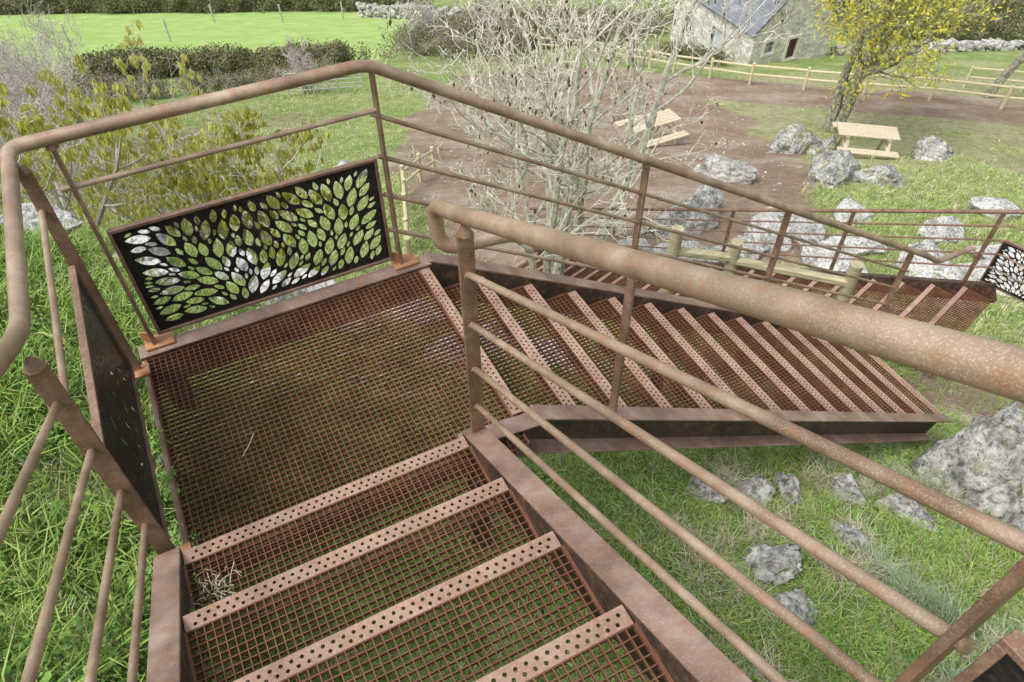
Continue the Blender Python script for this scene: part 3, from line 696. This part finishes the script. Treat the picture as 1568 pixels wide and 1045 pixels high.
# ---------------------------------------------------------------- trees
def tree(name,base,height,lean,seed,levels=4,stems=1,stemspread=.35,bark=M_BARKP,leafm=None,leafn=0,leafsize=.06,droop=0,r0=.1,kids=(5,5,4),lenf=(.55,.5,.5),wig=.16,hang=False,upb=.12,leafclust=1,crown_from=.25,leafspread=.05,rmin=.0035):
    r=random.Random(seed); mb=MB(); tips=[]
    def rvv(): return Vector((r.gauss(0,1),r.gauss(0,1),r.gauss(0,1))).normalized()
    def branch(p,d,L,rad,lv):
        n=6 if lv<2 else 4; pts=[p.copy()]; rad_=[rad]; q=p.copy(); dd=d.copy()
        for i in range(n):
            dd=(dd+rvv()*wig*(1+.3*lv)+Vector((0,0,upb if lv<levels-1 else upb-droop))).normalized(); q=q+dd*L/n; pts.append(q.copy()); rad_.append(max(rad*(1-.82*(i+1)/n),rmin*.7))
        mb.tube(pts,rad,6 if lv<2 else (4 if lv<3 else 3),taper=rad_,cap=False)
        if lv>=levels-2:
            for k in range(1,len(pts)): tips.append((pts[k],(pts[k]-pts[k-1]).normalized()))
        if lv<levels-1:
            K=kids[min(lv,len(kids)-1)]
            for k in range(K):
                t=crown_from+(1-crown_from)*(k+r.random())/K if lv==0 else .2+.8*(k+r.random())/K
                t=min(t,.98); i=min(int(t*n),n-1); pp=pts[i].lerp(pts[i+1],t*n-i); ax=(pts[i+1]-pts[i]).normalized()
                side=rvv(); side=(side-ax*side.dot(ax)).normalized()
                nd=(ax*r.uniform(.45,.8)+side*r.uniform(.6,1.0)).normalized()
                branch(pp,nd,L*lenf[min(lv,len(lenf)-1)]*r.uniform(.7,1.15)*(1.15-.5*t),max(rmin,rad_[i]*.55),lv+1)
    b=Vector(base)
    for s in range(stems):
        a=6.283*s/stems+r.random(); d=(Vector((math.cos(a),math.sin(a),0))*(stemspread if stems>1 else 0)+Vector(lean)+Vector((0,0,1))).normalized()
        branch(b+Vector((math.cos(a),math.sin(a),0))*(.12 if stems>1 else 0)-Vector((0,0,.2)),d,height*r.uniform(.8,1.05),r0*r.uniform(.7,1.1),0)
    e=empty(name); mb.obj("trunk_and_branches",[bark],e,smooth=True)
    if leafm and leafn:
        v=[];f=[]
        random.seed(seed)
        for i in range(leafn):
            p,d=r.choice(tips)
            for c in range(leafclust):
                if hang: up=(Vector((0,0,-1))+rv()*.35).normalized(); cc=p+Vector((0,0,-leafsize*.6))+rv()*leafspread
                else: up=(d+rv()*.8).normalized(); cc=p+rv()*leafspread
                nr=up.orthogonal().normalized(); nr=(Matrix.Rotation(random.uniform(0,6.283),3,up)@nr)
                leafquad(v,f,cc,nr,up,leafsize*random.uniform(.6,1.3),leafsize*random.uniform(.3,.55))
        me=bpy.data.meshes.new("leaves"); me.from_pydata(v,[],f); addobj("leaves",me,[leafm],e)
    return e
def zb(x,y): return (x,y,hz(x,y))
tree("lichen_covered_tree",zb(.55,8.5),5.1,(.02,0,0),11,levels=5,stems=4,stemspread=.26,bark=M_BARKP,leafm=M_BRN,leafn=330,leafsize=.085,hang=True,r0=.095,kids=(7,6,4,3),lenf=(.5,.55,.5,.5),wig=.17,rmin=.005)
tree("lichen_covered_tree",zb(1.3,10.2),5.4,(.05,0,0),12,levels=5,stems=3,stemspread=.3,bark=M_BARKP,leafm=M_BRN,leafn=280,leafsize=.09,hang=True,r0=.10,kids=(6,6,4,3),lenf=(.5,.55,.5,.5),wig=.17,rmin=.006)
tree("yellow_leaf_tree",zb(10.8,22.3),7.6,(.12,-.02,0),21,levels=5,stems=3,stemspread=.28,bark=M_BARKD,leafm=M_YEL,leafn=14000,leafsize=.15,r0=.2,kids=(9,6,4,3),lenf=(.62,.5,.5,.5),wig=.22,crown_from=.22,leafspread=.4,rmin=.015)
tree("olive_leaf_tree",zb(19.6,28.3),8.5,(.35,0,0),22,levels=5,stems=1,bark=M_BARKD,leafm=M_YEL,leafn=3000,leafsize=.17,r0=.3,kids=(9,6,4,3),lenf=(.5,.5,.5,.5),wig=.2,crown_from=.25,leafspread=.3,rmin=.015)
for (x,y,hh,sd) in ((-3.2,6.3,1.9,31),(-4.8,7.4,1.7,32),(-2.4,5.7,1.5,33),(-4.0,5.4,1.4,34)):
    tree("drooping_conifer_tree",zb(x,y),hh,(-.02,0,0),sd,levels=4,stems=4,stemspread=.6,bark=M_TWIG,leafm=M_CON,leafn=750,leafsize=.085,hang=True,droop=.45,r0=.035,kids=(7,5,4),lenf=(.6,.5,.45),wig=.16,leafspread=.022,leafclust=4)
for i,(x,y,hh) in enumerate([(-16,24,3.6),(-18.5,27,3.6),(-14,20,3.0),(-10.5,14.5,2.8),(-8.2,10.5,2.6),(-13,17,2.8)]):
    tree("bare_grey_shrub",zb(x,y),hh,(0,0,0),41+i,levels=4,stems=9,stemspread=.55,bark=M_TWIG,r0=.035,kids=(7,5,4),lenf=(.5,.5,.5),wig=.12,rmin=.008)
for i,(x,y,hh) in enumerate([(-5.3,47,3.0),(-1,50,4),(-9,31,2.2)]):
    tree("bare_grey_shrub",zb(x,y),hh,(0,0,0),61+i,levels=4,stems=5,stemspread=.3,bark=M_TWIG,r0=.07,kids=(8,6,4),lenf=(.45,.5,.5),wig=.15,rmin=.012)
P_HD=[clump("hedge_a",120,.55,.13,[M_HED,M_HED,M_HEDB],20,M_TWIG),clump("hedge_b",110,.5,.14,[M_HED,M_HEDB],30,M_TWIG)]
P_HB=[clump("scrub_a",90,.5,.12,[M_HEDB],60,M_TWIG),clump("scrub_b",100,.55,.12,[M_HEDB,M_HED],50,M_TWIG)]
def hedge(name,pts,width,hh,n,protos,s=(.7,1.3),seed=1):
    r=np.random.default_rng(seed); P=np.array(pts,float); sl=np.hypot(*(P[1:]-P[:-1]).T); cs=np.concatenate([[0],np.cumsum(sl)])
    t=r.uniform(0,cs[-1],n); X=np.interp(t,cs,P[:,0])+r.normal(0,width/2,n)*.6; Y=np.interp(t,cs,P[:,1])+r.normal(0,width/2,n)*.6
    top=hh*(.75+.35*fn(t,t*0,4,seed,3)); Z=h(X,Y)+r.uniform(0,1,n)*top*.8+.2
    R=r.uniform(0,6.283,(n,3)); return scatter(name,np.stack([X,Y,Z],1),R,r.uniform(*s,n),copyp(protos))
hedge("field_hedge",[(-21,35),(-17,36.2),(-12.5,37.0),(-8.5,38.6)],1.5,1.4,380,P_HD,seed=2)
hedge("field_hedge",[(-70,76),(-45,78),(-25,79),(-9,80)],3,3.0,700,P_HD,(1.2,2.2),seed=3)
hedge("scrub_bank",[(-5.5,42),(-5,48),(-3,55),(0,60),(8,62)],3.5,1.7,450,P_HB,(.8,1.4),seed=4)
hedge("scrub_bank",[(-2,44),(1,48),(7,52),(10,56)],4,1.7,380,P_HB,(.8,1.4),seed=5)
hedge("scrub_bank",[(24,50),(34,48),(44,48)],4,2.2,300,P_HD,(.9,1.7),seed=6)
hedge("house_hedge",[(8.9,42.0),(10.6,39.6),(11.5,38.2)],.8,.8,80,P_HD,(.5,.8),seed=7)
hedge("scrub_bank",[(-24,33),(-20,32),(-17,30),(-11,33),(-9,36)],2.2,.8,220,P_HB,(.6,1.0),seed=8)
hedge("scrub_bank",[(14,62),(30,62),(50,64)],5,3,300,P_HD,(1.2,2.2),seed=9)

# ---------------------------------------------------------------- ground plants
def notdirt(X,Y): return dirtmask(X,Y)<rng.uniform(.2,.9,len(X))
def leftside(X,Y):
    u,v=toUV(X,Y); return (u<-.48)
def nearkeep(X,Y):
    u,v=toUV(X,Y); up=(u>-.47)&(u<.6)&(v<1.4); return notdirt(X,Y)&(~up|(rng.random(len(X))<.5))
place("meadow_grass",19000,(-4,5.5),(-.6,6),P_GR,.6,1.15,nearkeep)
place("long_grass",1500,(-3.2,-.3),(-.3,3.4),P_LG,.6,1.2,lambda X,Y:leftside(X,Y)&(fn(X,Y,.7,75)>-.15),.4,0)
place("broadleaf_weeds",3600,(-3.2,-.3),(-.3,3.4),P_WD,.5,1.2,lambda X,Y:leftside(X,Y)&(fn(X,Y,.8,73)>-.1),.35,.02)
place("clover_patches",6000,(-1.2,4.6),(.2,4.0),P_WD,.4,.85,lambda X,Y:nearkeep(X,Y)&(fn(X,Y,.9,71)>-.05),.3,.01)
place("dry_grass_tufts",900,(.6,4.8),(.3,4.2),P_DR,.7,1.3,lambda X,Y:fn(X,Y,1.1,72)>.02,.4,0)
place("sedge_tufts",45,(1.6,3.8),(1.0,3.3),P_SE,.7,1.2,None,.4,0)
place("hillside_grass",14000,(-8,12),(6,16),P_FAR,.5,1.0,notdirt)
place("valley_grass",9000,(-14,22),(16,34),P_FAR,.6,1.1,lambda X,Y:notdirt(X,Y)&(scrubmask(X,Y)<.6)&(drymask(X,Y)<rng.uniform(.3,1,len(X))))
PB=[]
for i in range(4):
    me=rockmesh("pebble",.03,.022,.016,300+i,2); me.materials.append(M_ROCKW if i%2 else M_ROCK); PB.append(bpy.data.objects.new("pebble_%d"%i,me))
place("gravel",1500,(-3.5,1.2),(.8,4.2),PB,.4,1.7,lambda X,Y:(lambda u,v:((u<-.44)&(u>-.6)&(v>.9)&(v<2.6))|((v>2.5)&(v<3.9)&(u<1.3)&(fn(X,Y,.8,91)>-.1)))(*toUV(X,Y)),.5,.01)
place("road_gravel",900,(-2,9),(13,33),PB,.8,1.9,lambda X,Y:dirtmask(X,Y)>.6,.5,.01)
# dry fern debris caught on the first tread and weeds growing through the frame edge
mb=MB(); rd=random.Random(4)
for i in range(55):
    p=W(-.34+rd.gauss(0,.035),1.22+rd.gauss(0,.03),.165); q=p+Vector((rd.gauss(0,.018),rd.gauss(0,.018),abs(rd.gauss(0,.012)))); mb.tube([p,p.lerp(q,.5)+Vector((0,0,.006)),q],.0013,4)
mb.tube([W(-.18,1.78,.004),W(-.15,1.81,.010),W(-.12,1.86,.006)],.0018,5)
mb.obj("dry_debris",[M_DRY])
pts=[];rt=[];ss=[]
for i in range(70):
    if i<45: u,v=-.50+rd.gauss(0,.035),rd.uniform(.5,1.4); z=linez(v)-.12
    else: u,v=-.455+rd.gauss(0,.02),rd.choice((1.52,2.02,1.75))+rd.gauss(0,.03); z=-.03
    pts.append(tuple(W(u,v,z))); rt.append((rd.gauss(0,.3),rd.gauss(0,.3),rd.uniform(0,6))); ss.append(rd.uniform(.6,1.1))
scatter("edge_weeds",pts,rt,ss,copyp(P_WD))

# ---------------------------------------------------------------- light, world, camera
w=bpy.data.worlds.new("World"); sc.world=w; w.use_nodes=True; nt=w.node_tree; bg=nt.nodes["Background"]
EL,AZ=math.radians(58),math.radians(235)
sky=nt.nodes.new("ShaderNodeTexSky"); sky.sky_type='NISHITA'; sky.sun_disc=False; sky.sun_elevation=EL; sky.sun_rotation=AZ; sky.air_density=1; sky.dust_density=4; sky.ozone_density=1
hs=nt.nodes.new("ShaderNodeHueSaturation"); hs.inputs['Saturation'].default_value=.3; hs.inputs['Value'].default_value=1.55; nt.links.new(sky.outputs[0],hs.inputs['Color']); nt.links.new(hs.outputs[0],bg.inputs[0]); bg.inputs[1].default_value=.15
sl=bpy.data.lights.new("sun","SUN"); sl.energy=1.5; sl.angle=math.radians(22); sl.color=(1,.97,.92)
so=bpy.data.objects.new("sun",sl); sc.collection.objects.link(so)
sdir=Vector((math.sin(AZ)*math.cos(EL),math.cos(AZ)*math.cos(EL),math.sin(EL))); so.rotation_euler=sdir.to_track_quat('Z','Y').to_euler()
cam=bpy.data.cameras.new("camera"); cam.sensor_width=36; cam.lens=1145.3*36/1568; cam.clip_end=2000; cam.clip_start=.02
co_=bpy.data.objects.new("camera",cam); sc.collection.objects.link(co_); co_.matrix_world=Matrix.Translation((0,0,2.2))@Matrix.Rotation(math.pi/2-.8180,4,'X')@Matrix.Rotation(-.0108,4,'Z')
sc.camera=co_
sc.view_settings.view_transform='Standard'; sc.view_settings.look='None'; sc.view_settings.exposure=0
